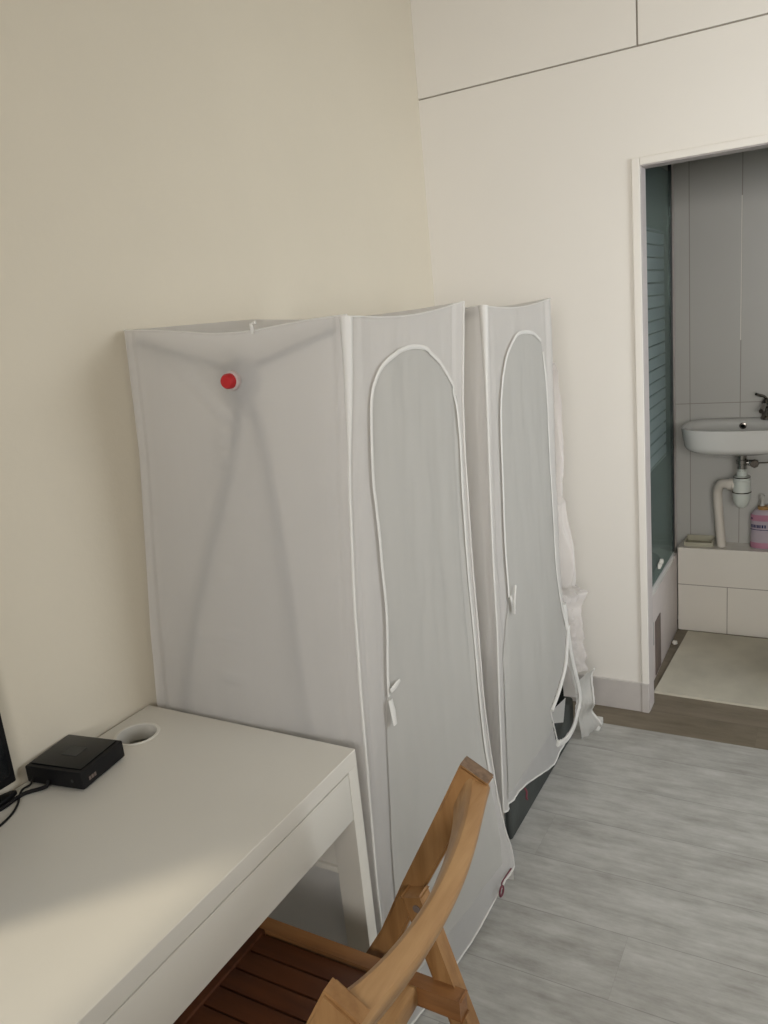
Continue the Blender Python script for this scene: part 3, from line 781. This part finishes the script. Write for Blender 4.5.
# rear legs, pivoted on the posts above the seat
for y in (YN + .0285, YF - .0285):
    b = bm_new(); beam(b, (-.585, y, .612), (-.402, y, .006), .036, .022, .004); 
    lg = obj('rear_leg', b, 'wood_z', ch)
    s = -1 if y > .8 else 1
    b = bm_new(); lathe(b, [(.007, 0), (.007, .003)], (-.578, y + s * .0125, .590), 'y', 14); obj('pivot_bolt', b, 'hatch', ch)
# seat
ZS = .452
for y in (YN + .055, YF - .052):
    b = bm_new(); beam(b, (-.935, y, ZS - .012), (-.500, y, ZS - .016), .040, .022, .003, (0, 1, 0)); obj('seat_side_rail', b, 'wood_side', ch)
    b = bm_new(); s = -1 if y > .8 else 1
    lathe(b, [(.006, .0), (.006, .003)], (-.535, y + s * -.0115 - .001, ZS - .014), 'y', 12); obj('screw', b, 'chrome_dark', ch)
ns = 7; y0, y1 = YN + .070, YF - .067
for k in range(ns):
    a = lerp(y0, y1, k / ns) + .0018; c_ = lerp(y0, y1, (k + 1) / ns) - .0018
    obj('seat_slat', bx(bm_new(), -.915, -.622, a, c_, ZS - .016, ZS - .002, .002), 'wood_x', ch)
obj('seat_cross_rail', bx(bm_new(), -.935, -.900, y0 - .006, y1 + .006, ZS - .040, ZS + .004, .003), 'wood_x', ch)
obj('seat_cross_rail', bx(bm_new(), -.618, -.580, y0 - .006, y1 + .006, ZS - .036, ZS + .002, .003), 'wood_y', ch)
obj('stretcher', bx(bm_new(), -.472, -.452, YN + .039, YF - .039, .19, .225, .003), 'wood_y', ch)

# ------------------------------------------------------------------ bathroom
tb = thing('bathtub', 'white bathtub with side panel at the left of the bathroom', 'bathtub', (-.95, 3.3, 0))
obj('side_panel', bx(bm_new(), -.622, -.606, 2.89, 3.612, .0, .375, .003), 'tub', tb)
b = bm_new()
def tubpt(u, v):
    a = 2 * PI * u
    # superellipse rings descending from rim to bottom
    t = v
    hx, hy, z = prof([(0, .352, .333, .375), (.12, .352, .333, .396), (.2, .345, .328, .40), (.34, .31, .29, .398), (.45, .295, .275, .37), (.85, .25, .22, .12), (1.0, .01, .01, .10)], t)
    ca, sa = math.cos(a), math.sin(a)
    e = .25 if t < .3 else .45
    return Vector((-.952 + math.copysign(abs(ca) ** e, ca) * hx, 3.278 + math.copysign(abs(sa) ** e, sa) * hy, z))
surf(b, tubpt, 72, 26); obj('basin', b, 'ceramic', tb)
obj('access_hatch', bx(bm_new(), -.606, -.603, 3.09, 3.20, .012, .245, .001), 'hatch', tb)
obj('vent_strip', bx(bm_new(), -.606, -.602, 3.035, 3.055, .165, .262, .001), 'ceramic', tb)
gs = thing('shower_screen', 'greenish shower glass screen with frosted stripes above the bathtub', 'shower screen', (-.61, 3.24, .40))
obj('glass_pane', bx(bm_new(), -.617, -.609, 2.89, 3.545, .402, 1.99), 'glass', gs, smooth=False)
obj('seal_strip', bx(bm_new(), -.617, -.605, 3.546, 3.562, .402, 2.05, .002), 'seal', gs)
obj('hinge_profile', bx(bm_new(), -.617, -.606, 3.562, 3.612, .41, 2.05, .003), 'tub', gs)
b = bm_new(); bx(b, -.607, -.596, 3.17, 3.215, .445, .468, .004); bx(b, -.602, -.588, 3.185, 3.20, .463, .482, .003)
tag(obj('suction_hook', b, 'frame_white'), 'small white hook stuck on the lower shower glass', 'hook')
# sink
SX, SY, SZ = -.345, 3.565, .968
sk = thing('sink', 'white oval wall-hung washbasin seen through the doorway', 'sink', (SX, 3.56, .86))
def sinkpt(u, v):
    a = 2 * PI * u
    hx, hy, z, oy = prof([(0, .05, .05, -.125, 0.03), (.12, .12, .10, -.118, .02), (.26, .185, .152, -.098, 0), (.32, .203, .166, -.088, 0), (.36, .211, .171, -.076, 0), (.58, .222, .178, -.008, 0), (.62, .222, .178, 0, 0), (.66, .216, .172, .002, 0), (.70, .200, .140, -.006, -.012), (.80, .165, .11, -.06, -.015), (1.0, .02, .02, -.11, -.01)], v)
    ca, sa = math.cos(a), math.sin(a)
    e = .62 if sa < 0 else .5
    y = SY + oy + math.copysign(abs(sa) ** e, sa) * hy
    return Vector((SX + math.copysign(abs(ca) ** .62, ca) * hx, min(y, 3.738), SZ + z))
obj('basin', surf(bm_new(), sinkpt, 72, 50), 'ceramic', sk, angle=60)
obj('overflow_hole', lathe(bm_new(), [(.011, -.004), (.014, -.003), (.014, .003), (.011, .006)], (SX + .003, 3.668, SZ - .024), 'y', 20), 'chrome_dark', sk)
obj('overflow_drain', lathe(bm_new(), [(.008, -.006), (.008, -.003)], (SX + .003, 3.668, SZ - .024), 'y', 16), 'void', sk)
f = bm_new()
lathe(f, [(.022, 0), (.022, .01), (.017, .015), (.017, .06), (.020, .07), (.012, .085)], (SX + .09, 3.69, SZ - .001), 'z', 20)
tube(f, smooth_path([(SX + .09, 3.69, SZ + .05), (SX + .085, 3.64, SZ + .065), (SX + .08, 3.57, SZ + .05)], 5), .010, 10)
tube(f, [(SX + .09, 3.69, SZ + .085), (SX + .08, 3.67, SZ + .10), (SX + .055, 3.62, SZ + .115)], .006, 8)
tag(obj('faucet', f, 'chrome_dark'), 'dark chrome mixer faucet on the washbasin at the right photo edge', 'faucet')
# drain trap
PX, PY = -.338, 3.60
tp = thing('drain_trap', 'white plastic bottle trap with bent waste pipe under the washbasin', 'drain pipe', (PX, PY, .40))
obj('tailpiece', lathe(bm_new(), [(.020, .0), (.020, .03), (.024, .032), (.024, .048), (.020, .05), (.020, .068)], (PX, PY, .762), 'z', 24), 'chrome', tp)
obj('trap_bottle', lathe(bm_new(), [(.010, .0), (.024, .010), (.033, .030), (.036, .052), (.037, .070), (.035, .072), (.035, .120), (.031, .125), (.031, .14), (.020, .142), (.020, .172)], (PX, PY, .600), 'z', 28), 'pvc_trap', tp)
obj('trap_seam', lathe(bm_new(), [(.0368, 0), (.0385, .001), (.0385, .004), (.0368, .005)], (PX, PY, .668), 'z', 28), 'chrome_dark', tp)
obj('lock_ring', lathe(bm_new(), [(.0325, 0), (.034, .001), (.034, .004), (.0325, .005)], (PX, PY, .733), 'z', 28), 'chrome_dark', tp)
obj('waste_pipe', tube(bm_new(), smooth_path([(PX - .02, PY, .700), (PX - .055, PY + .005, .704), (PX - .085, PY + .02, .697), (PX - .100, PY + .045, .660), (PX - .100, PY + .055, .60), (PX - .093, PY + .06, .50), (PX - .085, PY + .062, .402)], 7), .0195, 18), 'pvc', tp)
obj('elbow_collar', tube(bm_new(), [(PX - .034, PY, .701), (PX - .052, PY + .004, .703)], .024, 18), 'pvc', tp)
vl = thing('angle_valve', 'small chrome shut-off valve beside the drain with thin supply hose', 'valve', (PX + .04, 3.62, .76))
obj('valve_body', lathe(bm_new(), [(.010, -.02), (.013, -.015), (.013, .015), (.010, .02)], (PX + .043, PY, .797), 'x', 16), 'chrome', vl)
obj('valve_knob', lathe(bm_new(), [(.016, -.016), (.018, -.012), (.018, .0), (.012, .006)], (PX + .050, PY - .012, .797), 'y', 8), 'chrome_dark', vl)
obj('supply_hose', tube(bm_new(), [(PX + .06, PY, .797), (PX + .15, PY + .02, .796), (PX + .24, PY + .05, .80), (PX + .30, 3.739, .80)], .0035, 8), 'chrome_dark', vl)
# bottle on the ledge
BX, BY = -.255, 3.675
bt = thing('detergent_bottle', 'pink and lilac labelled detergent bottle standing on the tiled ledge', 'bottle', (BX, BY, .40))
def bot(sc, z0, z1, pf): return lathe(bm_new(), pf, (BX, BY, .40), 'z', 28, 1.0, .55)
obj('body', bot(1, 0, 1, [(.046, .001), (.052, .006), (.053, .05), (.050, .085), (.053, .12), (.052, .155), (.040, .172), (.022, .180)]), 'lilac', bt)
obj('lower_band', bot(1, 0, 1, [(.0535, .006), (.0542, .008), (.0538, .030), (.053, .031)]), 'pink', bt)
obj('upper_band', bot(1, 0, 1, [(.0525, .128), (.0542, .130), (.0532, .155), (.051, .156)]), 'pink', bt)
b = bm_new()
for k, (a0, wd) in enumerate(((-2.75, .10), (-2.62, .08), (-2.50, .1), (-2.36, .12), (-2.2, .1), (-2.05, .14), (-1.87, .1), (-1.7, .14), (-1.5, .12))):
    for (za, zb) in ((.098, .112),):
        vs = [b.verts.new((BX + math.cos(a) * .0535, BY + math.sin(a) * .0535 * .56, .40 + z)) for a, z in ((a0, za), (a0 + wd, za), (a0 + wd, zb), (a0, zb))]
        b.faces.new(vs)
obj('label_print', b, 'navy', bt)
for za, zb in ((.088, .091), (.136, .142)):
    b = bm_new()
    a0, a1 = (-2.9, -.6) if za < .1 else (-2.75, -2.45)
    vs = [(BX + math.cos(lerp(a0, a1, t / 10)) * .0545, BY + math.sin(lerp(a0, a1, t / 10)) * .0545 * .56) for t in range(11)]
    for (x0, y0_), (x1, y1_) in zip(vs, vs[1:]):
        b.faces.new([b.verts.new((x0, y0_, .40 + za)), b.verts.new((x1, y1_, .40 + za)), b.verts.new((x1, y1_, .40 + zb)), b.verts.new((x0, y0_, .40 + zb))])
    obj('label_print', b, 'navy', bt)
obj('collar', lathe(bm_new(), [(.026, .178), (.026, .190), (.020, .192)], (BX, BY, .40), 'z', 24), 'amber', bt)
obj('spout', lathe(bm_new(), [(.010, .190), (.008, .205), (.006, .22), (.010, .228), (.010, .238), (.004, .244)], (BX - .008, BY, .40), 'z', 18), 'clearcap', bt)
# soap tray
tr = thing('soap_tray', 'shallow beige plastic tray in the left corner of the tiled ledge', 'tray', (-.52, 3.68, .40))
b = bm_new(); bx(b, -.575, -.462, 3.645, 3.722, .4005, .405, .002)
obj('tray_base', b, 'tray', tr)
b = bm_new()
bx(b, -.578, -.459, 3.640, 3.646, .4005, .420, .002); bx(b, -.578, -.459, 3.720, 3.726, .4005, .432, .002)
bx(b, -.580, -.574, 3.640, 3.726, .4005, .425, .002); bx(b, -.463, -.457, 3.640, 3.726, .4005, .425, .002)
obj('tray_rim', b, 'tray', tr)
# bath mat
def matpt(u, v):
    x = lerp(lerp(-.586, -.556, v), .20, u); y = lerp(2.957 - .012 * u, 3.588, v)
    return Vector((x, y, .0085 + .003 * fbm(x * 3, y * 3, 1) + .002))
b = bm_new(); surf(b, matpt, 40, 30)
r_ = bmesh.ops.extrude_face_region(b, geom=b.faces[:]); vs = [g for g in r_['geom'] if isinstance(g, bmesh.types.BMVert)]
for v in vs: v.co.z = 0.0005
bth = obj('bath_mat', b, 'mat'); tag(bth, 'large beige mat covering the bathroom floor', 'mat')
b = bm_new(); bmesh.ops.create_icosphere(b, subdivisions=3, radius=.012)
for v in b.verts:
    v.co *= 1 + .35 * fbm(v.co.x * 90, v.co.y * 90, v.co.z * 90); v.co.z *= .8
    v.co += Vector((-.590, 3.44, .0135))
lo = min(v.co.z for v in b.verts)
for v in b.verts: v.co.z += .0005 - lo
tag(obj('crumpled_tissue', b, 'tissue'), 'tiny crumpled white tissue on the dark floor between tub and mat', 'tissue')
